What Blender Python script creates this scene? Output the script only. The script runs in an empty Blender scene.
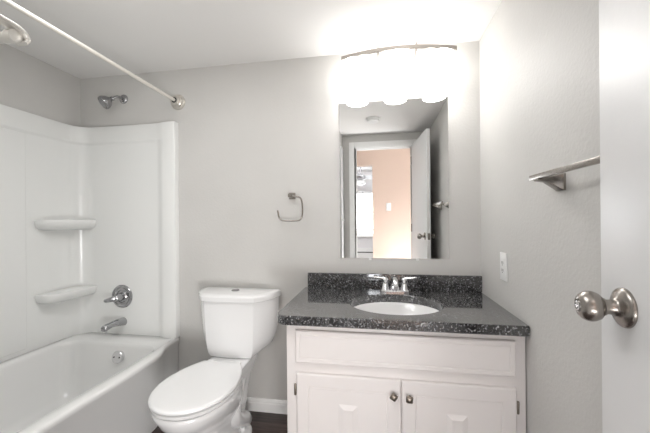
import bpy, bmesh, math, random
from mathutils import Matrix, Vector
from math import sin, cos, pi, radians
random.seed(3)
scene = bpy.context.scene
COL = scene.collection

# ---------------------------------------------------------------- camera
cam_d = bpy.data.cameras.new('camera')
cam = bpy.data.objects.new('camera', cam_d); COL.objects.link(cam)
F_PX = 318.2
cam_d.sensor_width = 36.0; cam_d.lens = F_PX / 650 * 36
cam_d.shift_x = (325 - 324.7) / 650; cam_d.shift_y = (220.0 - 216.5) / 650
cam_d.clip_start = 0.01
cam.matrix_world = (Matrix.Translation((0, 0, 1.192)) @ Matrix.Rotation(radians(9.6), 4, 'Z')
                    @ Matrix.Rotation(radians(.49), 4, 'Y') @ Matrix.Rotation(radians(90), 4, 'X'))
scene.camera = cam

# ---------------------------------------------------------------- world and light
w = bpy.data.worlds.new('sky'); scene.world = w; w.use_nodes = True
w.node_tree.nodes['Background'].inputs[0].default_value = (.93, .96, 1, 1)
w.node_tree.nodes['Background'].inputs[1].default_value = 5.0
SHADE_STRENGTH = 3.1
HALL_W = .9
BED_W = 22.0
scene.view_settings.view_transform = 'Standard'
scene.view_settings.look = 'None'
scene.view_settings.gamma = 1
scene.view_settings.use_curve_mapping = False
scene.view_settings.exposure = 1.37

def area(name, loc, rot, sx, sy, watts, col=(1, 1, 1)):
    d = bpy.data.lights.new(name, 'AREA'); d.shape = 'RECTANGLE'; d.size = sx; d.size_y = sy
    d.energy = watts; d.color = col
    o = bpy.data.objects.new(name, d); o.location = loc; o.rotation_euler = rot; COL.objects.link(o); return o
area('hallway_overhead_fill', (.35, -.6, 2.385), (0, 0, 0), .8, .5, HALL_W, (1, .97, .93))  # added fill to brighten the peach hallway wall, no lamp fixture there
area('bedroom_fill', (-.4, -1.28, 2.24), (radians(-70), 0, 0), 1.6, .2, BED_W, (.97, .98, 1))  # added fill above the opening, aimed at the window wall and fan

area('fill_over_toilet', (-.85, .74, 2.18), (0, 0, 0), .75, .8, 4.6, (1, 1, 1))  # added soft fill for the room, kept out of the mirror's view
area('hallway_low_fill', (.1, -.78, .34), (radians(112), 0, 0), 1.2, .26, 5.0, (1, 1, 1))  # added fill low in the hallway, brightens the vanity front through the doorway
area('hallway_low_fill_side', (.95, -.68, .30), (radians(104), 0, radians(36)), 1.2, .40, 26.0, (1, 1, 1))  # second added fill, turned left to brighten the tub apron

# ---------------------------------------------------------------- materials
def mat(name, col, rough=.5, metal=0, spec=.5, bump=None, coat=0, emit=None, var=None):
    m = bpy.data.materials.new(name); m.use_nodes = True
    nt = m.node_tree; b = nt.nodes['Principled BSDF']
    b.inputs['Base Color'].default_value = (*col, 1)
    b.inputs['Roughness'].default_value = rough; b.inputs['Metallic'].default_value = metal
    b.inputs['Specular IOR Level'].default_value = spec
    b.inputs['Coat Weight'].default_value = coat; b.inputs['Coat Roughness'].default_value = .05
    if emit:
        b.inputs['Emission Color'].default_value = (*emit[0], 1); b.inputs['Emission Strength'].default_value = emit[1]
    tc = nt.nodes.new('ShaderNodeTexCoord')
    if bump:
        n = nt.nodes.new('ShaderNodeTexNoise'); n.inputs['Scale'].default_value = bump[0]
        n.inputs['Detail'].default_value = 3
        bp = nt.nodes.new('ShaderNodeBump'); bp.inputs['Strength'].default_value = bump[1]
        bp.inputs['Distance'].default_value = bump[2]
        nt.links.new(tc.outputs['Object'], n.inputs['Vector'])
        nt.links.new(n.outputs['Fac'], bp.inputs['Height']); nt.links.new(bp.outputs['Normal'], b.inputs['Normal'])
    if var:
        n = nt.nodes.new('ShaderNodeTexNoise'); n.inputs['Scale'].default_value = var[0]; n.inputs['Detail'].default_value = 4
        r = nt.nodes.new('ShaderNodeValToRGB')
        r.color_ramp.elements[0].position = .3; r.color_ramp.elements[1].position = .7
        r.color_ramp.elements[0].color = (*[c * (1 - var[1]) for c in col], 1)
        r.color_ramp.elements[1].color = (*[min(1, c * (1 + var[1])) for c in col], 1)
        nt.links.new(tc.outputs['Object'], n.inputs['Vector']); nt.links.new(n.outputs['Fac'], r.inputs[0])
        nt.links.new(r.outputs[0], b.inputs['Base Color'])
    return m
M = {}
M['wall'] = mat('greige_wall_paint', (.60, .59, .57), .5, spec=.35, bump=(95, .35, .0025), var=(2.5, .03))
M['ceil'] = mat('ceiling_paint', (.83, .82, .805), .8, spec=.2, bump=(160, .3, .002))
M['peach'] = mat('peach_wall_paint', (.66, .52, .44), .7, spec=.3, bump=(95, .25, .002))
M['bedwall'] = mat('bedroom_wall_paint', (.78, .77, .78), .7, spec=.3)
M['door'] = mat('white_door_paint', (.70, .70, .70), .38, bump=(60, .12, .0015))
M['trim'] = mat('white_trim_paint', (.88, .88, .87), .35)
M['tub'] = mat('white_acrylic', (.82, .82, .81), .16, coat=.3)
M['surround'] = mat('white_surround_panel', (.79, .795, .78), .24, coat=.15)
M['china'] = mat('white_vitreous_china', (.86, .86, .86), .09, coat=.4)
M['seat'] = mat('white_toilet_seat', (.88, .88, .88), .16)
M['cab'] = mat('white_cabinet_paint', (.83, .79, .775), .42, var=(6, .015))
M['chrome'] = mat('chrome', (.78, .78, .79), .08, metal=1)
M['chrome_dark'] = mat('worn_chrome', (.40, .40, .41), .16, metal=1)
M['nickel'] = mat('brushed_nickel', (.33, .305, .28), .27, metal=1)
M['bronze'] = mat('antique_nickel', (.30, .26, .22), .38, metal=1)
M['flange'] = mat('cream_nickel_flange', (.60, .57, .52), .3, metal=.5)
M['rod'] = mat('cream_enamel_rod', (.74, .71, .65), .3)
M['plastic'] = mat('white_plastic', (.82, .82, .81), .35)
M['satin'] = mat('satin_metal', (.66, .64, .60), .34, metal=.55)
M['dark'] = mat('dark_slot', (.03, .03, .03), .6)
M['mirror'] = mat('mirror_silver', (.93, .935, .93), .0, metal=1)
M['medge'] = mat('mirror_edge', (.45, .47, .46), .25, metal=.5)
M['shade'] = mat('lit_opal_glass', (.9, .9, .9), .3, emit=((1, .98, .955), SHADE_STRENGTH))
M['fan'] = mat('fan_metal', (.35, .35, .36), .4)
M['fanblade'] = mat('fan_blade', (.55, .55, .56), .5)
M['carpet'] = mat('hall_floor', (.13, .11, .10), .9)

def granite():
    m = bpy.data.materials.new('black_granite'); m.use_nodes = True; nt = m.node_tree; b = nt.nodes['Principled BSDF']
    tc = nt.nodes.new('ShaderNodeTexCoord')
    n = nt.nodes.new('ShaderNodeTexNoise'); n.inputs['Scale'].default_value = 105; n.inputs['Detail'].default_value = 5; n.inputs['Roughness'].default_value = .7
    n2 = nt.nodes.new('ShaderNodeTexVoronoi'); n2.inputs['Scale'].default_value = 150; n2.feature = 'F1'
    ad = nt.nodes.new('ShaderNodeMath'); ad.operation = 'MULTIPLY_ADD'; ad.inputs[1].default_value = .22
    r = nt.nodes.new('ShaderNodeValToRGB'); cr = r.color_ramp
    cr.elements[0].position = .54; cr.elements[0].color = (.008, .008, .009, 1)
    cr.elements[1].position = .80; cr.elements[1].color = (.42, .42, .43, 1)
    e = cr.elements.new(.66); e.color = (.05, .05, .053, 1)
    nt.links.new(tc.outputs['Object'], n.inputs['Vector']); nt.links.new(tc.outputs['Object'], n2.inputs['Vector'])
    nt.links.new(n2.outputs['Distance'], ad.inputs[0]); nt.links.new(n.outputs['Fac'], ad.inputs[2])
    nt.links.new(ad.outputs[0], r.inputs[0]); nt.links.new(r.outputs[0], b.inputs['Base Color'])
    b.inputs['Roughness'].default_value = .10; b.inputs['Specular IOR Level'].default_value = .8
    b.inputs['Coat Weight'].default_value = .8; b.inputs['Coat Roughness'].default_value = .04; b.inputs['Coat IOR'].default_value = 1.6
    return m
M['granite'] = granite()

def planks():
    m = bpy.data.materials.new('dark_wood_planks'); m.use_nodes = True; nt = m.node_tree; b = nt.nodes['Principled BSDF']
    tc = nt.nodes.new('ShaderNodeTexCoord')
    br = nt.nodes.new('ShaderNodeTexBrick'); br.inputs['Scale'].default_value = 1
    br.inputs['Brick Width'].default_value = .9; br.inputs['Row Height'].default_value = .12
    br.inputs['Mortar Size'].default_value = .0015
    br.inputs['Color1'].default_value = (.040, .027, .024, 1); br.inputs['Color2'].default_value = (.075, .052, .046, 1)
    br.inputs['Mortar'].default_value = (.008, .006, .006, 1)
    mp = nt.nodes.new('ShaderNodeMapping'); mp.inputs['Scale'].default_value = (3, 60, 1)
    n = nt.nodes.new('ShaderNodeTexNoise'); n.inputs['Scale'].default_value = 1.5; n.inputs['Detail'].default_value = 6
    mx = nt.nodes.new('ShaderNodeMix'); mx.data_type = 'RGBA'; mx.blend_type = 'MULTIPLY'; mx.inputs[0].default_value = .8
    r = nt.nodes.new('ShaderNodeValToRGB'); r.color_ramp.elements[0].color = (.35, .33, .32, 1); r.color_ramp.elements[1].color = (1.6, 1.5, 1.5, 1)
    r.color_ramp.elements[0].position = .3; r.color_ramp.elements[1].position = .7
    nt.links.new(tc.outputs['Object'], br.inputs['Vector']); nt.links.new(tc.outputs['Object'], mp.inputs['Vector'])
    nt.links.new(mp.outputs[0], n.inputs['Vector']); nt.links.new(n.outputs['Fac'], r.inputs[0])
    nt.links.new(br.outputs['Color'], mx.inputs[6]); nt.links.new(r.outputs[0], mx.inputs[7])
    nt.links.new(mx.outputs[2], b.inputs['Base Color']); b.inputs['Roughness'].default_value = .35
    return m
M['floor'] = planks()

# ---------------------------------------------------------------- mesh helpers
def obj(name, bm, m, parent=None, smooth=32, loc=None, mtx=None):
    bmesh.ops.remove_doubles(bm, verts=bm.verts, dist=1e-6)
    bmesh.ops.recalc_face_normals(bm, faces=bm.faces)
    if mtx is not None: bmesh.ops.transform(bm, matrix=mtx, verts=bm.verts)
    me = bpy.data.meshes.new(name); bm.to_mesh(me); bm.free()
    me.materials.append(m)
    for p in me.polygons: p.use_smooth = True
    me.set_sharp_from_angle(angle=radians(smooth))
    o = bpy.data.objects.new(name, me); COL.objects.link(o)
    if parent is not None:
        o.parent = parent; o.matrix_parent_inverse = parent.matrix_basis.inverted()
    return o
def thing(name, label, cat, loc, group=None, kind=None):
    o = bpy.data.objects.new(name, None); COL.objects.link(o); o.location = loc
    o.empty_display_size = .05
    if label: o['label'] = label
    if cat: o['category'] = cat
    if group: o['group'] = group
    if kind: o['kind'] = kind
    return o
def tag(o, label, cat, group=None):
    o['label'] = label; o['category'] = cat
    if group: o['group'] = group
    return o
def struct(name, bm, m, parent=None, smooth=32):
    o = obj(name, bm, m, parent, smooth)
    if parent is None: o['kind'] = 'structure'
    return o
def box(bm, x0, x1, y0, y1, z0, z1, bev=0, seg=2, mtx=None):
    r = bmesh.ops.create_cube(bm, size=1)
    vs = r['verts']
    bmesh.ops.transform(bm, verts=vs, matrix=Matrix.Translation(((x0+x1)/2, (y0+y1)/2, (z0+z1)/2)) @ Matrix.Diagonal((x1-x0, y1-y0, z1-z0, 1)))
    if bev:
        es = {e for v in vs for e in v.link_edges}
        r = bmesh.ops.bevel(bm, geom=list(es), offset=bev, segments=seg, profile=.6, affect='EDGES', clamp_overlap=True)
        vs = list({v for v in vs if v.is_valid} | set(r['verts']))
    if mtx is not None: bmesh.ops.transform(bm, verts=vs, matrix=mtx)
    return vs
def B(*a, **k):
    bm = bmesh.new(); box(bm, *a, **k); return bm
def loft(bm, rings, cap0=True, cap1=True, closed=True):
    R_ = [[bm.verts.new(p) for p in r] for r in rings]
    n = len(R_[0])
    for a, b in zip(R_, R_[1:]):
        for i in range(n if closed else n-1):
            j = (i+1) % n
            bm.faces.new((a[i], a[j], b[j], b[i]))
    if cap0: bm.faces.new(R_[0])
    if cap1: bm.faces.new(R_[-1])
    return R_
def lathe(bm, prof, mtx=None, n=32, cap0=True, cap1=True):
    """prof: (radius, height) along local +Z"""
    rings = []
    for r, z in prof:
        rings.append([Vector((max(r, 1e-4)*cos(2*pi*i/n), max(r, 1e-4)*sin(2*pi*i/n), z)) for i in range(n)])
    if mtx is not None: rings = [[mtx @ p for p in r] for r in rings]
    loft(bm, rings, cap0, cap1)
def aim(loc, d):
    """matrix whose +Z runs along d"""
    return Matrix.Translation(loc) @ Vector(d).normalized().to_track_quat('Z', 'Y').to_matrix().to_4x4()
def tube(bm, pts, r, n=12, caps=True):
    pts = [Vector(p) for p in pts]; rs = r if isinstance(r, (list, tuple)) else [r]*len(pts)
    rings = []; up = None
    for i, p in enumerate(pts):
        t = (pts[min(i+1, len(pts)-1)] - pts[max(i-1, 0)]).normalized()
        if up is None:
            up = t.orthogonal().normalized()
        up = (up - t*up.dot(t)).normalized(); s = t.cross(up)
        rings.append([p + (up*cos(2*pi*k/n) + s*sin(2*pi*k/n))*rs[i] for k in range(n)])
    loft(bm, rings, caps, caps)
def smoothpath(pts, k=8):
    P = [Vector(p) for p in pts]; P = [2*P[0]-P[1]] + P + [2*P[-1]-P[-2]]; out = []
    for i in range(1, len(P)-2):
        for j in range(k):
            t = j/k; a, b, c, d = P[i-1:i+3]
            out.append(.5*((2*b)+(-a+c)*t+(2*a-5*b+4*c-d)*t*t+(-a+3*b-3*c+d)*t**3))
    out.append(P[-2]); return out
def rrect(x0, x1, y0, y1, r, z, k=6, m=16):
    """rounded rectangle ring with m segments per side; r number or 4 radii (x1y0, x1y1, x0y1, x0y0)"""
    rr = r if isinstance(r, (list, tuple)) else [r]*4
    C4 = [(x1-rr[0], y0+rr[0], -90, rr[0]), (x1-rr[1], y1-rr[1], 0, rr[1]), (x0+rr[2], y1-rr[2], 90, rr[2]), (x0+rr[3], y0+rr[3], 180, rr[3])]
    arcs = [[Vector((cx+rad*cos(radians(a+90*i/k)), cy+rad*sin(radians(a+90*i/k)), z)) for i in range(k+1)] for cx, cy, a, rad in C4]
    out = []
    for i in range(4):
        out += arcs[i]; a = arcs[i][-1]; b = arcs[(i+1) % 4][0]
        out += [a.lerp(b, j/m) for j in range(1, m)]
    return out
def disp(ring, f): return [f(p) for p in ring]
def sstep(a, b, x):
    t = max(0, min(1, (x-a)/(b-a))); return t*t*(3-2*t)
# note: x = side to side, y = towards the back wall, z = up (metres)
XL, XR, YB, ZC = -2.034, .564, 1.900, 2.186     # bathroom
YF0, YF1 = -.09, .03                            # front wall (with the doorway)
YP = .27                                        # partition face at the tub's near end
XP = -.42                                       # partition side
DX0, DX1, DZ = -.262, .376, 2.03                # doorway

# ---------------------------------------------------------------- setting
struct('floor', B(XL-.1, XR+.1, YF1-.06, YB+.1, -.1, 0), M['floor'])
struct('floor_hallway', B(-3.4, 3.2, -4.6, YF1-.06, -.1, 0), M['carpet'])
struct('ceiling', B(XL-.1, XR+.1, YF1, YB+.1, ZC, ZC+.1), M['ceil'])
struct('ceiling_hallway', B(-3.4, 3.2, -4.6, YF1, 2.40, 2.5), M['ceil'])
struct('wall_back', B(XL-.1, XR+.1, YB, YB+.1, 0, ZC), M['wall'])
struct('wall_left', B(XL-.1, XL, YF1, YB, 0, ZC), M['wall'])
struct('wall_right', B(XR, XR+.1, YF1, YB, 0, ZC), M['wall'])
bm = bmesh.new()
box(bm, XL-.1, DX0, YF0, YF1, 0, 2.4); box(bm, DX1, XR+.1, YF0, YF1, 0, 2.4); box(bm, DX0, DX1, YF0, YF1, DZ+.02, 2.4)
struct('wall_front', bm, M['wall'])
struct('wall_partition', B(XL, XP, YF1, YP, 0, ZC), M['wall'])
bm = bmesh.new(); box(bm, XR+.1, 3.2, YF0, YF1, 0, 2.4); box(bm, -3.4, XL-.1, YF0, YF1, 0, 2.4)
struct('wall_hallway_near', bm, M['bedwall'])
# hallway and bedroom beyond (seen in the mirror)
bm = bmesh.new()
box(bm, -.087, 3.2, -1.2, -1.1, 0, 2.4); box(bm, -3.4, -1.0, -1.2, -1.1, 0, 2.4); box(bm, -1.0, -.087, -1.2, -1.1, 2.015, 2.4)
struct('wall_hallway', bm, M['peach'])
struct('wall_hallway_left', B(-3.5, -3.4, -4.6, YF0, 0, 2.4), M['bedwall'])
struct('wall_hallway_right', B(3.2, 3.3, -4.6, YF0, 0, 2.4), M['bedwall'])
bm = bmesh.new()
WX0, WX1, WZ0, WZ1 = -1.25, .35, .79, 1.90
box(bm, -3.4, WX0, -4.7, -4.6+.35, 0, 2.4); box(bm, WX1, 3.2, -4.7, -4.6+.35, 0, 2.4)
box(bm, WX0, WX1, -4.7, -4.25, 0, WZ0); box(bm, WX0, WX1, -4.7, -4.25, WZ1, 2.4)
struct('wall_bedroom', bm, M['bedwall'])
bm = bmesh.new()
for a in ((WX0, WX0+.05), (-.80, -.77), (-.40, -.365), (-.02, .01), (WX1-.05, WX1)): box(bm, a[0], a[1], -4.36, -4.32, WZ0, WZ1)
for a in ((WZ0, WZ0+.05), (.93, .955), (1.36, 1.385), (WZ1-.05, WZ1)): box(bm, WX0, WX1, -4.355, -4.325, a[0], a[1])
win = struct('window_1', bm, M['trim'])
struct('window_sill', B(WX0-.05, WX1+.05, -4.27, -4.20, WZ0-.04, WZ0, bev=.004), M['trim'], win)

# doorway casing, jamb and strike plate
trim = thing('trim_1', None, None, (DX0, YF1, 0), kind='structure')
bm = bmesh.new()
CW = .062
def casing(bm, y0, y1):
    box(bm, DX0-CW-.012, DX0-.012, y0, y1, 0, DZ+CW+.01, bev=.004); box(bm, DX1+.012, DX1+CW+.012, y0, y1, 0, DZ+CW+.01, bev=.004)
    box(bm, DX0-.012, DX1+.012, y0, y1, DZ+.01, DZ+CW+.01, bev=.004)
casing(bm, YF1, YF1+.015); obj('casing', bm, M['trim'], trim)
bm = bmesh.new(); casing(bm, YF0-.015, YF0); obj('casing', bm, M['trim'], trim)
bm = bmesh.new()
box(bm, DX0-.015, DX0, YF0, YF1, 0, DZ+.015); box(bm, DX1, DX1+.015, YF0, YF1, 0, DZ+.015); box(bm, DX0, DX1, YF0, YF1, DZ, DZ+.015)
box(bm, DX0, DX0+.01, -.04, -.02, 0, DZ); box(bm, DX0, DX1, -.04, -.02, DZ-.01, DZ)
obj('jamb', bm, M['trim'], trim)
obj('strike_plate', B(DX0, DX0+.002, -.012, .022, 1.0, 1.06, bev=.0008), M['nickel'], trim)

# baseboards
def baseboard(name, x0, x1, y0, y1, ax):
    prof = [(0, 0), (.014, 0), (.014, .052), (.011, .057), (.012, .064), (.008, .070), (.006, .076), (0, .078)]
    bm = bmesh.new(); rings = []
    for t in (0, 1):
        if ax == 'back': rings.append([Vector((x0 + (x1-x0)*t, YB - d, z)) for d, z in prof])
        elif ax == 'right': rings.append([Vector((XR - d, y0 + (y1-y0)*t, z)) for d, z in prof])
        else: rings.append([Vector((x0 + (x1-x0)*t, YP + d, z)) for d, z in prof])
    loft(bm, rings); struct(name, bm, M['trim'], smooth=25)
baseboard('baseboard_back', -1.265, -.40, 0, 0, 'back')
baseboard('baseboard_right', 0, 0, .06, 1.355, 'right')
baseboard('baseboard_front', -1.17, XP, 0, 0, 'front')
# narrow closet door on the partition's side
d2 = struct('door_2', B(XP, XP+.018, .065, .25, .02, 2.02, bev=.004), M['door'])
bm = bmesh.new(); lathe(bm, [(.008, 0), (.008, .008), (.014, .014), (.013, .022), (.0, .026)], aim((XP+.018, .225, 1.19), (1, 0, 0)), 16)
obj('door_knob', bm, M['plastic'], d2)

# bathroom door, standing open against the right wall
H0 = Vector((DX1, .045, 0)); ang = math.atan2(.065, .681)
DM = Matrix.Translation(H0) @ Matrix.Rotation(-ang, 4, 'Z')     # local y runs along the slab, -x is the visible face
DW = .684
bm = bmesh.new(); box(bm, 0, .035, 0, DW, .012, 2.03, bev=.0025)
door = struct('door_1', bm, M['door']) if False else obj('door_1', bm, M['door'], mtx=DM); door['kind'] = 'structure'
kz, ky = 1.030, DW-.074
def door_knob(side):
    s = -1 if side < 0 else 1; x0 = 0 if side < 0 else .035
    p = DM @ Vector((x0, ky, kz)); d = (DM.to_3x3() @ Vector((s, 0, 0)))
    bm = bmesh.new()
    lathe(bm, [(.0355, 0), (.0355, .003), (.034, .0055), (.031, .0075), (.023, .012), (.0165, .0145), (.0135, .018), (.0128, .03), (.0155, .031), (.0155, .036), (.0125, .037)], aim(p, d), 48)
    rose = obj('rose', bm, M['nickel'], door, smooth=40)
    bm = bmesh.new()
    k_ = .5 if side > 0 else 1
    prof = [(.0118, .034), (.0125, .0365), (.0185, .0390), (.0240, .0440), (.0270, .0510), (.0275, .0560), (.0265, .0620), (.0235, .0680), (.0185, .0725), (.0125, .0747), (.0118, .0738), (.0095, .0738), (.0, .0738)]
    if side < 0: prof = [(r, z-.003) for r, z in prof]
    if side > 0: prof = [(r, .034 + (z-.034)*.62) for r, z in prof]
    lathe(bm, prof, aim(p, d), 48)
    kn = obj('knob', bm, M['nickel'], door, smooth=40)
    top = p + d*(.0708 if side < 0 else .0587)
    bm = bmesh.new(); lathe(bm, [(.0085, 0), (.0085, .0022), (.0065, .003), (.0, .003)], aim(top, d), 24)
    sl = aim(top, d); box(bm, -.004, .004, -.0012, .0012, .002, .0055, bev=.0006, mtx=sl)
    b_ = obj('privacy_button', bm, M['chrome'], kn)
door_knob(-1); door_knob(1)
bm = bmesh.new(); box(bm, .006, .029, DW-.0005, DW+.001, kz-.03, kz+.03, bev=.0004); obj('latch_plate', bm, M['nickel'], door, mtx=DM)
for z in (.25, 1.05, 1.82):
    bm = bmesh.new(); lathe(bm, [(.006, 0), (.006, .09)], Matrix.Translation(DM @ Vector((-.003, -.006, z))), 12); obj('hinge', bm, M['nickel'], door)

# ---------------------------------------------------------------- bathtub
TX1 = -1.292; TY0, TY1 = YP+.004, YB-.006; TX0 = XL+.006; RZ = .438
def bow(p, amt=1.0):
    s = sstep(-1.75, -1.30, p.x)
    g = sstep(1.80, 1.60, p.y) * sstep(.35, .55, p.y) * .062*amt
    return Vector((p.x + s*g, p.y, p.z))
K = dict(k=6, m=20)
rings = [disp(rrect(TX0, TX1-.012, TY0, TY1, .006, 0.002, **K), lambda p: bow(p, .55)),
         disp(rrect(TX0, TX1-.010, TY0, TY1, .006, .06, **K), lambda p: bow(p, .60)),
         disp(rrect(TX0, TX1-.006, TY0, TY1, .006, .39, **K), lambda p: bow(p, .9)),
         disp(rrect(TX0, TX1, TY0, TY1, .006, .408, **K), bow),
         disp(rrect(TX0, TX1+.001, TY0, TY1, .006, RZ-.012, **K), bow),
         disp(rrect(TX0, TX1-.002, TY0, TY1, .008, RZ-.004, **K), bow),
         disp(rrect(TX0+.004, TX1-.010, TY0+.004, TY1-.004, .010, RZ, **K), bow)]
def ibow(p): return p
bx0, bx1, by0, by1 = TX0+.075, TX1-.004, .42, 1.735
rings += [disp(rrect(bx0-.006, bx1+.008, by0-.008, by1+.008, (.12, .12, .075, .12), RZ, **K), ibow),
          disp(rrect(bx0, bx1, by0, by1, (.115, .115, .075, .115), RZ-.006, **K), ibow),
          disp(rrect(bx0+.005, bx1-.006, by0+.008, by1-.006, (.112, .112, .075, .112), RZ-.022, **K), ibow),
          disp(rrect(bx0+.025, bx1-.025, by0+.08, by1-.035, (.12, .12, .075, .12), .25, **K), ibow),
          disp(rrect(bx0+.045, bx1-.045, by0+.17, by1-.06, (.12, .12, .075, .12), .14, **K), ibow),
          disp(rrect(bx0+.075, bx1-.075, by0+.22, by1-.09, .12, .105, **K), ibow),
          rrect(bx0+.12, bx1-.12, by0+.28, by1-.14, .09, .095, **K)]
bm = bmesh.new(); loft(bm, rings)
tub = obj('bathtub', bm, M['tub'], smooth=50)
tag(tub, 'white acrylic alcove bathtub with bowed apron along the left wall', 'bathtub')
bm = bmesh.new()
op = aim((-1.578, 1.704, .366), (0, -1, .16))
lathe(bm, [(.034, -.02), (.036, 0), (.036, .004), (.033, .0075), (.027, .0085), (.012, .007), (0, .007)], op, 36)
ov = obj('overflow_plate', bm, M['chrome'], tub); ov['label'] = 'round chrome overflow plate'
for sx in (-.019, .019):
    bm = bmesh.new(); lathe(bm, [(.004, 0), (.004, .0095), (0, .0095)], op @ Matrix.Translation((sx, 0, 0)), 12); obj('screw', bm, M['dark'], ov)
bm = bmesh.new(); lathe(bm, [(.035, 0), (.035, .004), (.02, .006), (0, .005)], Matrix.Translation((-1.655, 1.50, .094)), 28)
obj('drain', bm, M['chrome'], tub)

# ---------------------------------------------------------------- tub surround
def path(off, zz, yend):
    x = XL+.016+off; yb = YB-.022-off; rc = .105
    P = [(x, yend)] + [(x, yend+(yb-rc-.02-yend)*i/10) for i in range(1, 11)] + [(x+max(0, .006-off*.5), yb-rc-.010)]
    x1_ = x+max(0, .006-off*.5)
    P += [(x1_+(x+rc-x1_)*(1-cos(a)), yb-rc+rc*sin(a)) for a in [pi/2*i/10 for i in range(1, 11)]]
    P += [(x+rc+(-1.435-x-rc)*i/6, yb) for i in range(1, 7)]
    fo = max(0, .022-off)
    P += [(-1.435+.065*t, yb - fo*sstep(0, 1, t)) for t in (.2, .4, .6, .8, 1)]
    P += [(-1.300, yb-fo), (-1.293, yb-fo+.003), (-1.290, yb-fo+.010), (-1.290, YB-.001)]
    return [Vector((a, b, zz)) for a, b in P]
bm = bmesh.new()
ys = .66
loft(bm, [path(0, .4382, ys), path(0, .4415, ys), path(0, 1.705, ys), path(.003, 1.716, ys), path(.010, 1.722, ys), path(.012, 1.730, ys), path(.012, 1.826, ys), path(.008, 1.834, ys), path(-.012, 1.836, ys)], False, False, closed=False)
sur = thing('tub_surround', 'white acrylic three-wall surround above the bathtub with two moulded shelves', 'tub surround', (XL+.02, YB-.03, .44))
obj('corner_panel', bm, M['surround'], sur, smooth=40)
obj('side_panel', B(XL+.001, XL+.0225, YP+.012, 1.528, .462, 1.712, bev=.005, seg=3), M['surround'], sur)
bm = bmesh.new(); box(bm, XL+.002, XL+.028, YP+.012, ys+.002, 1.722, 1.836, bev=.004); obj('side_band', bm, M['surround'], sur)
bm = bmesh.new(); box(bm, XL+.03, -1.285, YP+.001, YP+.018, .440, 1.836, bev=.004); obj('end_panel', bm, M['surround'], sur)
def shelf(z):
    bm = bmesh.new(); rings = []
    x0 = XL+.0175; y1 = YB-.024
    # plan outline: from the left wall, round front, to the back wall
    def outline(s, zz):
        pts = []
        ya = 1.575; xe = -1.893
        n = 14
        pts.append(Vector((x0, ya + (1-s)*.10, zz)))
        for i in range(n+1):
            t = i/n
            # superellipse corner
            a = t*pi/2
            px = x0 + (xe-x0)*s*(sin(a)**.55 if t > 0 else 0); py = ya+(1-s)*.10 + (1.80 - ya)*(1 - cos(a)**.62 if t < 1 else 1)*1.0
            pts.append(Vector((px, min(py, y1-.02), zz)))
        pts.append(Vector((x0+(xe-x0)*s, y1, zz)))
        pts.append(Vector((x0, y1, zz)))
        return pts
    rings = [outline(.45, z-.066), outline(.75, z-.060), outline(.92, z-.044), outline(.99, z-.020), outline(1.0, z-.008), outline(.99, z-.002), outline(.965, z)]
    loft(bm, rings)
    s = obj('shelf', bm, M['surround'], sur, smooth=45); return s
shelf(1.208); shelf(.760)

# ---------------------------------------------------------------- shower fittings
sh = thing('shower_fixture', 'small chrome shower head on a bent arm above the tub surround', 'shower head', (-1.695, YB, 2.02))
bm = bmesh.new(); lathe(bm, [(.031, 0), (.030, .004), (.024, .010), (.013, .014), (.009, .014)], aim((-1.695, YB, 2.022), (0, -1, 0)), 32); obj('flange', bm, M['chrome_dark'], sh)
arm = smoothpath([(-1.695, YB, 2.022), (-1.70, YB-.035, 2.024), (-1.708, YB-.055, 2.016), (-1.718, YB-.072, 2.000)])
bm = bmesh.new(); tube(bm, arm, .0085); obj('arm', bm, M['chrome_dark'], sh)
bm = bmesh.new(); hd = aim((-1.715, YB-.066, 2.006), (-.42, -.62, -.62))
lathe(bm, [(.011, 0), (.015, .003), (.015, .012), (.012, .015), (.018, .022), (.033, .038), (.042, .056), (.044, .068), (.041, .0765), (.033, .079), (.0, .077)], hd, 36)
head = obj('spray_head', bm, M['chrome_dark'], sh)
bm = bmesh.new(); lathe(bm, [(.026, .0785), (.026, .0815), (.021, .083), (.0, .083)], hd, 28); obj('spray_face', bm, M['fan'], head)

va = thing('shower_valve', 'round chrome shower valve with a stubby lever above the tub spout', 'shower valve', (-1.70, YB-.03, .70))
VY = YB-.022
bm = bmesh.new(); lathe(bm, [(.077, 0), (.077, .004), (.073, .009), (.062, .011), (.056, .007), (.040, .008), (.033, .014), (0, .014)], aim((-1.698, VY, .692), (0, -1, 0)), 48); obj('escutcheon', bm, M['chrome_dark'], va)
bm = bmesh.new(); lathe(bm, [(.027, .012), (.027, .030), (.025, .034), (.022, .05), (.021, .062), (.015, .068), (0, .069)], aim((-1.698, VY, .692), (0, -1, 0)), 32); obj('hub', bm, M['chrome_dark'], va)
bm = bmesh.new(); tube(bm, [(-1.700, VY-.052, .692), (-1.710, VY-.066, .688), (-1.728, VY-.082, .684), (-1.744, VY-.092, .681), (-1.749, VY-.095, .680)], [.018, .017, .014, .011, .006]); obj('lever', bm, M['chrome_dark'], va)

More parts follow.
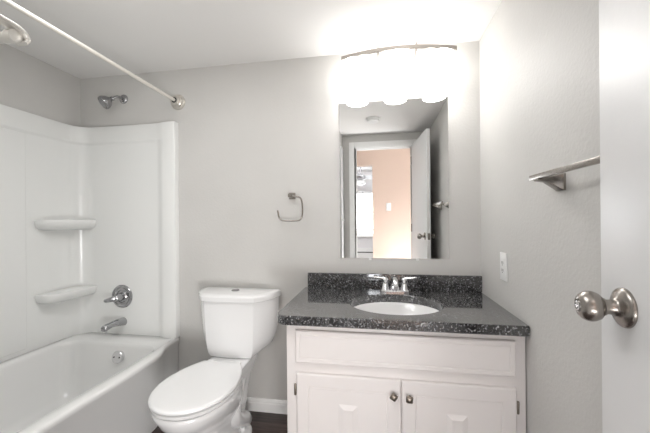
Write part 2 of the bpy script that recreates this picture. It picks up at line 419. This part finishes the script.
sp = thing('tub_spout', 'chrome tub spout sticking out below the round shower valve', 'tub spout', (-1.69, VY, .535))
bm = bmesh.new()
sp_c = Vector((-1.690, VY, .526)); ring = []
for t, w_, h0, h1 in ((0, .026, -.030, .026), (.02, .025, -.026, .026), (.06, .021, -.019, .023), (.10, .019, -.020, .018), (.135, .020, -.028, .014), (.152, .020, -.030, .010), (.158, .017, -.028, .005), (.159, .012, -.022, .0)):
    c = sp_c + Vector((-t*.12, -t*.92, t*.03)); mid = (h0+h1)/2; hh = (h1-h0)/2
    ring.append([c + Vector((w_*cos(2*pi*i/20), 0, mid+hh*sin(2*pi*i/20))) for i in range(20)])
loft(bm, ring); body = obj('spout_body', bm, M['chrome_dark'], sp, smooth=50)
bm = bmesh.new(); lathe(bm, [(.0135, 0), (.0135, .014), (.010, .014)], Matrix.Translation((-1.706, VY-.126, .493)), 20); obj('outlet_ring', bm, M['chrome'], body)

# shower rod
RX, RZ2 = -1.289, 1.972
rod = thing('shower_rod', 'cream shower curtain rod running under the ceiling above the tub', 'curtain rod', (RX, YB, RZ2))
bm = bmesh.new(); tube(bm, [(RX, YP+.01, RZ2+.003), (RX, 1.2, RZ2+.003), (RX, YB-.012, RZ2)], .0095, 16); obj('rod', bm, M['rod'], rod)
for y, s in ((YB, -1), (YP, 1)):
    bm = bmesh.new(); lathe(bm, [(.050, 0), (.050, .006), (.047, .011), (.040, .013), (.040, .023), (.036, .027), (.032, .030), (.031, .042), (.027, .045), (.0185, .045), (.0175, .035), (.0175, .008)], aim((RX, y, RZ2+(0 if s < 0 else .003)), (0, s, 0)), 40, cap1=True)
    f = obj('flange', bm, M['flange'], rod, smooth=25)
    bm = bmesh.new(); lathe(bm, [(.0173, .010), (.0173, .0438), (.0100, .0438)], aim((RX, y, RZ2+(0 if s < 0 else .003)), (0, s, 0)), 24); obj('socket', bm, M['dark'], f)

# towel rack on the near partition
tr = thing('towel_rack', 'satin metal towel rack on the near wall, high at the far left', 'towel rack', (-.95, YP, 1.55))
def bracket(x):
    prof = [(YP+.004, 1.552), (.40, 1.552), (.455, 1.551), (.480, 1.549), (.492, 1.543), (.497, 1.534), (.492, 1.526)]
    bm = bmesh.new()
    P = smoothpath([(x, a, b) for a, b in prof], 5); rings = []
    for i, p in enumerate(P):
        t = (P[min(i+1, len(P)-1)]-P[max(i-1, 0)]).normalized(); n = Vector((0, -t.z, t.y)); s = Vector((1, 0, 0))
        q = []
        for k in range(16):
            a = 2*pi*k/16; ca, sa = cos(a), sin(a)
            q.append(p + s*.0125*math.copysign(abs(ca)**.5, ca) + n*.0042*math.copysign(abs(sa)**.6, sa))
        rings.append(q)
    loft(bm, rings); b = obj('bracket', bm, M['satin'], tr, smooth=50)
    obj('wall_plate', B(x-.02, x+.02, YP, YP+.008, 1.522, 1.582, bev=.002), M['satin'], b)
bracket(-.655); bracket(-1.12)
bm = bmesh.new(); tube(bm, [(-.651, .479, 1.533), (-1.12, .479, 1.533)], .0095, 20); obj('front_bar', bm, M['satin'], tr)
bm = bmesh.new(); tube(bm, [(-.655, .36, 1.546), (-1.12, .36, 1.546)], .006, 16); obj('rear_bar', bm, M['satin'], tr)
bm = bmesh.new(); lathe(bm, [(.0118, 0), (.0118, .014), (.010, .015), (0, .015)], aim((-.664, .479, 1.533), (1, 0, 0)), 20); obj('end_cap', bm, M['satin'], tr)

# ---------------------------------------------------------------- toilet
TC = -.848
toilet = thing('toilet', 'white two-piece toilet with closed lid between the tub and the vanity', 'toilet', (TC, 1.6, 0))
def tank_ring(z, fb, bb, yf, yb, fr=.012, sag=.012):
    """front half width fb, back half width bb"""
    P = []
    n = 10
    for i in range(n+1):
        t = -1+2*i/n; P.append(Vector((TC+fb*t, yf + sag*t*t, z)))
    P = P[:]
    m = 8
    for i in range(1, m+1):
        t = i/m; P.append(Vector((TC+fb+(bb-fb)*sin(t*pi/2)**.9, yf+sag+(yb-.012-yf-sag)*t**1.15, z)))
    P.append(Vector((TC+bb-.006, yb-.003, z))); P.append(Vector((TC+bb-.016, yb, z)))
    for i in range(1, 7): P.append(Vector((TC+bb-.016-(2*bb-.032)*i/6, yb, z)))
    P.append(Vector((TC-bb+.006, yb-.003, z)))
    for i in range(m, 0, -1):
        t = i/m; P.append(Vector((TC-fb-(bb-fb)*sin(t*pi/2)**.9, yf+sag+(yb-.012-yf-sag)*t**1.15, z)))
    return P
bm = bmesh.new()
YT = YB-.018
loft(bm, [tank_ring(.401, .112, .118, 1.712, YT-.03), tank_ring(.407, .124, .134, 1.703, YT-.012), tank_ring(.425, .132, .166, 1.697, YT), tank_ring(.455, .139, .202, 1.694, YT), tank_ring(.50, .142, .222, 1.691, YT),
          tank_ring(.56, .145, .234, 1.688, YT), tank_ring(.64, .148, .240, 1.685, YT), tank_ring(.735, .150, .243, 1.682, YT)])
obj('tank', bm, M['china'], toilet, smooth=28)
bm = bmesh.new()
loft(bm, [tank_ring(.730, .154, .247, 1.676, YT+.004), tank_ring(.733, .157, .251, 1.672, YT+.006), tank_ring(.758, .158, .253, 1.670, YT+.007), tank_ring(.766, .155, .250, 1.674, YT+.005), tank_ring(.770, .146, .242, 1.684, YT), tank_ring(.772, .128, .22, 1.70, YT-.01)])
tl = obj('tank_lid', bm, M['china'], toilet, smooth=28)
bm = bmesh.new(); lathe(bm, [(.024, 0), (.024, .004), (.021, .006), (.0, .0065)], Matrix.Translation((TC-.005, 1.80, .7715)), 28); obj('flush_button', bm, M['chrome_dark'], tl)
# egg-shaped rings for bowl, seat and lid (front tip towards -y)
OUT = [(1.153, 0), (1.156, .035), (1.172, .078), (1.205, .122), (1.25, .153), (1.31, .175), (1.39, .183), (1.46, .174), (1.53, .153), (1.59, .122), (1.618, .104)]
def egg(z, a, yf, yb, flat=False, n=48, cx=None):
    cx = TC if cx is None else cx
    if flat:
        k = a/.183; P = []; q = smoothpath([(w_, y_, 0) for y_, w_ in OUT], 3)
        right = [Vector((cx+p.x*k, yf+(p.y-1.153)*(yb-yf)/.465, z)) for p in q]
        right[0].x = cx
        back = [right[-1].lerp(Vector((2*cx-right[-1].x, right[-1].y, z)), i/8) for i in range(1, 8)]
        left = [Vector((2*cx-p.x, p.y, z)) for p in reversed(right[1:])]
        P = right + back + left
        return P
    P = []; yc = yf + (yb-yf)*.56; m_ = len(egg(0, .18, 0, 1, True, cx=0))
    for i in range(m_):
        t = 2*pi*i/m_ - pi/2; c, s_ = cos(t), sin(t)
        P.append(Vector((cx+a*c, yc+((yc-yf) if s_ < 0 else (yb-yc))*s_, z)))
    return P
LX = TC
bm = bmesh.new()
loft(bm, [egg(.000, .110, 1.40, 1.73), egg(.012, .112, 1.395, 1.735), egg(.03, .104, 1.405, 1.73), egg(.06, .093, 1.42, 1.72), egg(.12, .092, 1.41, 1.72), egg(.18, .104, 1.36, 1.715),
          egg(.23, .128, 1.29, 1.70), egg(.28, .154, 1.22, 1.68), egg(.32, .169, 1.180, 1.66), egg(.355, .176, 1.165, 1.64, True), egg(.374, .177, 1.162, 1.635, True), egg(.380, .173, 1.167, 1.63, True)])
bowl = obj('bowl', bm, M['china'], toilet, smooth=50)
# rear deck carrying the tank, and trapway bulge
def rr(x0, x1, y0, y1, r, z): return rrect(x0, x1, y0, y1, r, z, k=5, m=6)
bm = bmesh.new()
loft(bm, [rr(TC-.085, TC+.085, 1.50, 1.80, .06, 0), rr(TC-.085, TC+.085, 1.50, 1.80, .06, .03), rr(TC-.072, TC+.072, 1.50, 1.79, .05, .09), rr(TC-.075, TC+.075, 1.53, 1.83, .05, .20), rr(TC-.09, TC+.09, 1.56, 1.85, .05, .29),
          rr(TC-.110, TC+.110, 1.57, 1.86, .04, .345), rr(TC-.116, TC+.116, 1.57, 1.865, .03, .375), rr(TC-.118, TC+.118, 1.57, 1.867, .03, .395), rr(TC-.112, TC+.112, 1.575, 1.86, .03, .401)])
obj('rear_deck', bm, M['china'], toilet, smooth=50)
bm = bmesh.new()
for s in (-1, 1):
    q = smoothpath([(TC+s*.055, 1.70, .30), (TC+s*.078, 1.60, .25), (TC+s*.085, 1.56, .19), (TC+s*.085, 1.60, .13), (TC+s*.083, 1.68, .085), (TC+s*.07, 1.74, .04)], 6)
    tube(bm, q, [.045]*len(q), 16)
obj('trapway', bm, M['china'], toilet, smooth=60)
for s in (-1, 1):
    bm = bmesh.new()
    c0 = Matrix.Translation((TC+s*.088, 1.665, 0)) @ Matrix.Diagonal((1, 1.55, 1, 1))
    lathe(bm, [(.052, .0), (.052, .012), (.049, .022), (.040, .028), (.0, .030)], c0, 32)
    ft = obj('foot', bm, M['china'], toilet, smooth=50)
    bm = bmesh.new(); lathe(bm, [(.015, .026), (.015, .040), (.011, .047), (0, .049)], Matrix.Translation((TC+s*.095, 1.665, 0)), 20); obj('bolt_cap', bm, M['china'], ft)
bm = bmesh.new()
loft(bm, [egg(.385, .178, 1.164, 1.618, True), egg(.389, .181, 1.159, 1.622, True), egg(.400, .181, 1.159, 1.622, True), egg(.4035, .176, 1.165, 1.617, True), egg(.4036, .168, 1.175, 1.61, True), egg(.407, .166, 1.177, 1.608, True)])
obj('seat', bm, M['seat'], toilet, smooth=50)
bm = bmesh.new()
loft(bm, [egg(.4085, .176, 1.160, 1.614, True), egg(.4115, .182, 1.154, 1.619, True), egg(.413, .184, 1.152, 1.620, True), egg(.420, .184, 1.152, 1.620, True), egg(.4245, .181, 1.156, 1.617, True), egg(.4265, .173, 1.166, 1.611, True), egg(.4285, .14, 1.21, 1.58, True), egg(.429, .08, 1.30, 1.52, True)])
obj('seat_lid', bm, M['seat'], toilet, smooth=50)
for s in (-1, 1):
    bm = bmesh.new(); box(bm, TC+s*.075-.022, TC+s*.075+.022, 1.612, 1.650, .400, .419, bev=.006, seg=3); obj('seat_hinge', bm, M['seat'], toilet)

# ---------------------------------------------------------------- vanity
VX0, VX1, VY0 = -.403, .560, 1.352
cab = thing('vanity_cabinet', 'white painted vanity cabinet with two doors under the black granite counter', 'cabinet', ((VX0+VX1)/2, 1.62, 0))
bm = bmesh.new()
box(bm, VX0, VX0+.018, VY0+.018, YB-.002, .09, .742); box(bm, VX1-.018, VX1, VY0+.018, YB-.002, .09, .742)
box(bm, VX0, VX1, VY0, VY0+.019, .09, .742, bev=.0015); box(bm, VX0+.018, VX1-.018, YB-.014, YB-.002, .09, .742); box(bm, VX0+.018, VX1-.018, VY0+.018, YB-.014, .09, .108)
box(bm, VX0+.01, VX1-.01, VY0+.06, YB-.002, 0.001, .09)
obj('body', bm, M['cab'], cab)
def panel_with_field(x0, x1, z0, z1, y, th, groove, inner=None):
    """slab front whose face carries a shallow routed rectangle and, for doors, a bevelled centre field"""
    bm = bmesh.new()
    def rect(a, yy): return [Vector((x0+a, yy, z0+a)), Vector((x1-a, yy, z0+a)), Vector((x1-a, yy, z1-a)), Vector((x0+a, yy, z1-a))]
    g = groove
    loft(bm, [rect(0, y), rect(0, y-th+.004), rect(.004, y-th), rect(g, y-th), rect(g+.002, y-th+.003), rect(g+.005, y-th+.003), rect(g+.0065, y-th+.0015), rect(g+.03, y-th+.0010)])
    if inner:
        a0, a1, b0, b1 = inner
        yy = y-th+.0015; c = .020
        loft(bm, [[Vector((a0, yy, b0)), Vector((a1, yy, b0)), Vector((a1, yy, b1)), Vector((a0, yy, b1))],
                  [Vector((a0, yy-.001, b0)), Vector((a1, yy-.001, b0)), Vector((a1, yy-.001, b1)), Vector((a0, yy-.001, b1))],
                  [Vector((a0+c, yy-.007, b0+c)), Vector((a1-c, yy-.007, b0+c)), Vector((a1-c, yy-.007, b1-c)), Vector((a0+c, yy-.007, b1-c))]])
    return bm
df = obj('drawer_front', panel_with_field(-.360, .520, .577, .716, VY0, .017, .018), M['cab'], cab, smooth=15)
dl = obj('door', panel_with_field(-.356, .0835, .125, .531, VY0, .018, .052, (-.172, -.092, .20, .412)), M['cab'], cab, smooth=15)
dr = obj('door', panel_with_field(.0885, .522, .125, .531, VY0, .018, .052, (.262, .342, .20, .412)), M['cab'], cab, smooth=15)
def cab_knob(x, z, rot, door_):
    bm = bmesh.new(); y = VY0-.018
    lathe(bm, [(.008, 0), (.0055, .003), (.005, .012), (.007, .014)], aim((x, y, z), (0, -1, 0)), 16)
    mt = Matrix.Translation((x, y-.018, z)) @ Matrix.Rotation(radians(rot), 4, 'Y')
    rings = []
    for h, dy in ((.006, .006), (.0115, .003), (.0135, 0), (.013, -.004), (.009, -.008), (.003, -.0095)):
        rings.append([mt @ Vector((p.x, dy, p.y)) for p in rrect(-h, h, -h, h, h*.35, 0, k=4, m=3)])
    loft(bm, rings); obj('knob', bm, M['bronze'], door_, smooth=35)
cab_knob(.055, .472, 32, dl); cab_knob(.117, .467, 4, dr)
def hinge(x, z, door_):
    bm = bmesh.new(); y = VY0
    lathe(bm, [(.0045, -.024), (.0055, -.022), (.0055, .022), (.0045, .024)], Matrix.Translation((x, y-.006, z)), 14)
    box(bm, x-.006, x+.006, y-.004, y, z-.022, z+.022, bev=.001)
    obj('hinge', bm, M['bronze'], door_)
for z in (.455, .18): hinge(-.364, z, dl); hinge(.529, z, dr)

# granite countertop with an oval cut-out
CX0, CX1, CY0, CY1, CZ0, CZ1 = -.446, XR-.002, 1.312, YB-.002, .743, .784
SX, SY, SRX, SRY = .077, 1.580, .219, .186
def cring(a, z):
    return rrect(CX0+a, CX1-a, CY0+a, CY1-a, (.008, .002, .002, .05-a*.5), z, k=8, m=30)
def ering(outer, k, z, rx=SRX, ry=SRY):
    out = []
    for p in outer:
        a = math.atan2((p.y-SY)/ry, (p.x-SX)/rx); out.append(Vector((SX+(rx+k)*cos(a), SY+(ry+k)*sin(a), z)))
    return out
o0 = cring(0, CZ1)
bm = bmesh.new()
rings = [ering(o0, 0, CZ0), ering(o0, 0, CZ1-.004), ering(o0, .0015, CZ1-.001), ering(o0, .004, CZ1), cring(.004, CZ1), cring(.001, CZ1-.001), cring(0, CZ1-.004), cring(0, CZ0+.004), cring(.004, CZ0), ering(o0, 0, CZ0)]
loft(bm, rings, False, False)
ct = obj('countertop', bm, M['granite'], smooth=12)
tag(ct, 'black speckled granite countertop with backsplash on the white vanity', 'countertop')
obj('backsplash', B(-.425, XR-.002, YB-.022, YB-.001, CZ1+.0003, .874, bev=.002), M['granite'], ct)
# sink basin
bm = bmesh.new()
def e2(rx, ry, z, dy=0, n=56): return [Vector((SX+rx*cos(2*pi*i/n), SY+dy+ry*sin(2*pi*i/n), z)) for i in range(n)]
R2 = [(SRX+.012, SRY+.010, .742), (SRX+.001, SRY+.001, .742), (SRX-.006, SRY-.006, .735), (SRX-.018, SRY-.018, .70), (SRX-.045, SRY-.045, .66), (SRX-.09, SRY-.085, .63), (.05, .05, .618), (.02, .02, .616)]
rings = [e2(*r) for r in R2]
out = [e2(r[0]+.01, r[1]+.01, r[2]-.012) for r in reversed(R2)]
loft(bm, rings + out, False, False)
bmesh.ops.bridge_loops
sink = obj('sink_basin', bm, M['china'], smooth=60)
tag(sink, 'white oval undermount sink basin set in the granite counter', 'sink')
bm = bmesh.new(); lathe(bm, [(.022, 0), (.022, .003), (.016, .005), (.0, .006)], Matrix.Translation((SX, SY, .6145)), 24); obj('drain_plug', bm, M['chrome'], sink)
# faucet
FX, FY, FZ = .087, 1.828, CZ1
fa = thing('sink_faucet', 'chrome two-handle sink faucet behind the oval basin', 'faucet', (FX, FY, FZ))
bm = bmesh.new()
loft(bm, [rrect(FX-.082, FX+.082, FY-.027, FY+.027, .0265, z, k=8, m=6) for z in (FZ+.0005, FZ+.010)] + [rrect(FX-.077, FX+.077, FY-.022, FY+.022, .0215, FZ+.016, k=8, m=6)])
obj('base', bm, M['chrome'], fa)
bm = bmesh.new()
rings = []
for yy, zz, wx, hz in ((.012, .014, .031, .013), (.008, .04, .023, .016), (-.004, .066, .017, .015), (-.03, .078, .0155, .011), (-.07, .074, .014, .009), (-.095, .066, .013, .009), (-.105, .056, .012, .007)):
    rings.append((yy, zz, wx, hz))
P = [Vector((FX, FY+a, FZ+b)) for a, b, _, _ in rings]; RR = []
for i, p in enumerate(P):
    t = (P[min(i+1, len(P)-1)]-P[max(i-1, 0)]).normalized(); n = Vector((0, -t.z, t.y)).normalized()
    RR.append([p + Vector((1, 0, 0))*rings[i][2]*cos(2*pi*k/20) + n*rings[i][3]*sin(2*pi*k/20) for k in range(20)])
loft(bm, RR); obj('spout', bm, M['chrome'], fa, smooth=60)
bm = bmesh.new(); tube(bm, [(FX, FY+.022, FZ+.01), (FX, FY+.022, FZ+.085)], .0025, 8); lathe(bm, [(.003, 0), (.006, .003), (.005, .009), (0, .011)], Matrix.Translation((FX, FY+.022, FZ+.083)), 12); obj('lift_rod', bm, M['chrome'], fa)
for s in (-1, 1):
    bm = bmesh.new(); x = FX+s*.052
    lathe(bm, [(.023, .012), (.022, .02), (.016, .045), (.015, .06), (.017, .066), (.017, .074), (.012, .080), (0, .082)], Matrix.Translation((x, FY, FZ)), 28)
    h = obj('handle', bm, M['chrome'], fa, smooth=40)
    bm = bmesh.new(); rings = []
    for t, w_, th in ((0, .014, .008), (.025, .012, .006), (.045, .011, .005), (.064, .010, .0045), (.069, .006, .002)):
        c = Vector((x+s*t, FY-.006*t/.08, FZ+.076+.010*t/.08))
        rings.append([c+Vector((0, w_*cos(2*pi*k/14), th*sin(2*pi*k/14))) for k in range(14)])
    loft(bm, rings); obj('lever', bm, M['chrome'], h, smooth=50)

# ---------------------------------------------------------------- mirror, vanity light
mi = thing('wall_mirror', 'frameless rectangular wall mirror above the vanity reflecting the open doorway', 'mirror', (.083, YB, .965))
obj('glass', B(-.228, .394, YB-.006, YB-.0005, .964, 1.888, bev=.0012, seg=1), M['mirror'], mi, smooth=10)
for x, z in ((-.05, .964), (.22, .964), (-.05, 1.888), (.22, 1.888)):
    s = 1 if z > 1.5 else -1
    obj('clip', B(x-.008, x+.008, YB-.010, YB-.0005, min(z, z+s*.010)-(.004 if s > 0 else 0), max(z, z+s*.010)+(.004 if s < 0 else 0), bev=.001), M['plastic'], mi)

vl = thing('vanity_light', 'arched nickel wall lamp with three glowing white glass shades above the mirror', 'lamp', (.108, YB, 2.1))
obj('backplate', B(-.015, .235, YB-.022, YB-.0005, 2.070, 2.150, bev=.004), M['plastic'], vl)
def zbar(x):
    t = (x-.110)/.31; return 2.137 - .032*t*t
bm = bmesh.new(); rings = []
for i in range(31):
    x = -.200+.62*i/30; z = zbar(x); rings.append([Vector((x, yy, z+dz)) for yy, dz in ((1.790, -.010), (1.795, -.012), (1.801, -.010), (1.801, .010), (1.796, .012), (1.790, .010))])
loft(bm, rings); obj('arched_bar', bm, M['nickel'], vl)
for x in (.005, .212):
    bm = bmesh.new(); tube(bm, [(x, 1.796, zbar(x)-.022), (x, 1.796, zbar(x)+.024)], .0045, 12); tube(bm, [(x, 1.801, zbar(x)), (x, YB-.018, zbar(x)-.015)], .005, 12)
    obj('support_post', bm, M['nickel'], vl)
for x in (-.125, .108, .335):
    z = zbar(x)-.012
    bm = bmesh.new(); lathe(bm, [(.006, 0), (.006, -.012), (.012, -.013), (.028, -.018), (.028, -.024), (.02, -.026)][::-1], Matrix.Translation((x, 1.796, z)), 28)
    so = obj('socket_cap', bm, M['nickel'], vl)
    bm = bmesh.new(); zt = z-.0245
    lathe(bm, [(.028, zt), (.060, zt-.001), (.066, zt-.007), (.067, zt-.02), (.067, 1.918), (.0635, 1.918), (.0635, zt-.012), (.028, zt-.005)], Matrix.Translation((x, 1.796, 0)), 40, False, False)
    obj('glass_shade', bm, M['shade'], vl, smooth=50)

# ---------------------------------------------------------------- towel ring
rg = thing('towel_ring', 'open nickel towel ring on the back wall left of the mirror', 'towel ring', (-.53, YB, 1.34))
bm = bmesh.new(); loft(bm, [[Vector((p.x, yy, p.y)) for p in rrect(-.522-h, -.522+h, 1.341-h, 1.341+h, .003, 0, k=3, m=2)] for yy, h in ((YB-.0005, .020), (YB-.006, .020), (YB-.010, .017), (YB-.035, .011), (YB-.060, .011), (YB-.062, .009))])
obj('mount', bm, M['nickel'], rg)
yr = 1.848
pts = smoothpath([(-.535, yr, 1.338), (-.495, yr, 1.335), (-.462, yr, 1.327), (-.450, yr, 1.305), (-.446, yr, 1.26), (-.450, yr, 1.212), (-.466, yr, 1.193), (-.50, yr, 1.189), (-.56, yr, 1.190), (-.583, yr, 1.199), (-.593, yr, 1.215), (-.600, yr, 1.252)], 6)
bm = bmesh.new(); tube(bm, pts, .0048, 12); obj('ring', bm, M['nickel'], rg, smooth=50)

# towel bar on the right wall
tb = thing('towel_bar', 'straight nickel towel bar on the right wall, half hidden by the door', 'towel bar', (XR, 1.1, 1.30))
obj('bar', B(.492, .504, .705, 1.152, 1.316, 1.332, bev=.002), M['nickel'], tb)
for y in (1.100, .76):
    bm = bmesh.new()
    def q(x, hy, z0, z1, y=y): return [Vector((x, p.x, p.y)) for p in rrect(y-hy, y+hy, z0, z1, .003, 0, k=3, m=2)]
    loft(bm, [q(XR-.0005, .023, 1.277, 1.329), q(XR-.007, .023, 1.277, 1.329), q(XR-.010, .021, 1.280, 1.327), q(.515, .014, 1.305, 1.3195), q(.490, .013, 1.309, 1.317)])
    obj('bracket', bm, M['nickel'], tb)

# outlet on the right wall
ol = thing('wall_outlet', 'white outlet plate on the right wall above the counter', 'outlet', (XR, 1.566, .972))
obj('plate', B(XR-.006, XR-.0005, 1.528, 1.604, .910, 1.036, bev=.002), M['plastic'], ol)
obj('insert', B(XR-.0085, XR-.006, 1.549, 1.583, .935, 1.011, bev=.001), M['plastic'], ol)
for z in (.957, .991):
    bm = bmesh.new(); box(bm, XR-.0092, XR-.0085, 1.558, 1.5605, z-.006, z+.006); box(bm, XR-.0092, XR-.0085, 1.571, 1.5735, z-.006, z+.006)
    box(bm, XR-.0092, XR-.0085, 1.564, 1.568, z-.013, z-.009)
    obj('socket_slots', bm, M['dark'], ol)

# smoke detector (seen in the mirror)
sd = thing('smoke_detector', 'round white smoke detector on the ceiling, seen in the mirror', 'smoke detector', (-.045, .62, ZC))
bm = bmesh.new(); lathe(bm, [(.072, 0), (.072, .012), (.066, .016)], aim((-.045, .62, ZC-.0005), (0, 0, -1)), 40); obj('base', bm, M['plastic'], sd)
bm = bmesh.new(); lathe(bm, [(.062, .016), (.062, .022), (.060, .030), (.048, .036), (.0, .038)], aim((-.045, .62, ZC-.0005), (0, 0, -1)), 40); obj('cover', bm, M['plastic'], sd)

# light switch on the peach wall
sw = thing('light_switch', 'white light switch on the peach hallway wall, seen in the mirror', 'light switch', (.13, -1.1, 1.33))
obj('plate', B(.115, .185, -1.0995, -1.094, 1.325, 1.44, bev=.002), M['plastic'], sw)
obj('toggle', B(.145, .155, -1.094, -1.084, 1.372, 1.392, bev=.001), M['plastic'], sw)

# bedroom ceiling fan, heater, outlet (seen in the mirror through the doorways)
fx, fy = -.36, -2.8
fn = thing('ceiling_fan', 'white ceiling fan in the far bedroom, seen in the mirror', 'ceiling fan', (fx, fy, 2.4))
bm = bmesh.new(); tube(bm, [(fx, fy, 2.3995), (fx, fy, 2.12)], .012, 12); lathe(bm, [(.06, 2.33), (.05, 2.3995)], Matrix.Translation((fx, fy, 0)), 24); obj('downrod', bm, M['fan'], fn)
bm = bmesh.new(); lathe(bm, [(.03, 2.00), (.09, 2.02), (.11, 2.05), (.10, 2.10), (.04, 2.13)], Matrix.Translation((fx, fy, 0)), 28); obj('motor', bm, M['fan'], fn)
bm = bmesh.new(); lathe(bm, [(.02, 1.90), (.09, 1.93), (.11, 1.97), (.05, 2.00)], Matrix.Translation((fx, fy, 0)), 24); obj('light_bowl', bm, M['plastic'], fn)
for k in range(5):
    a = 2*pi*k/5+.5
    bm = bmesh.new(); box(bm, .10, .56, -.055, .055, -.004, .004, bev=.003, mtx=Matrix.Translation((fx, fy, 2.07)) @ Matrix.Rotation(a, 4, 'Z') @ Matrix.Rotation(radians(12), 4, 'X')); obj('blade', bm, M['fanblade'], fn)
ht = thing('baseboard_heater', 'white heater below the far bedroom window, seen in the mirror', 'heater', (-.4, -4.2, 0))
obj('cover', B(-1.2, .4, -4.249, -4.16, .05, .48, bev=.006), M['trim'], ht)
obj('vent_slot', B(-1.18, .38, -4.1605, -4.157, .37, .395), M['dark'], ht)
obj('base', B(-1.15, .35, -4.24, -4.18, 0.001, .05), M['dark'], ht)
o2 = thing('wall_outlet', 'small white outlet under the far bedroom window, seen in the mirror', 'outlet', (-.50, -4.25, .62))
obj('plate', B(-.535, -.465, -4.2495, -4.244, .575, .69, bev=.002), M['plastic'], o2)
obj('socket_face', B(-.517, -.483, -4.244, -4.242, .595, .67, bev=.001), M['plastic'], o2)
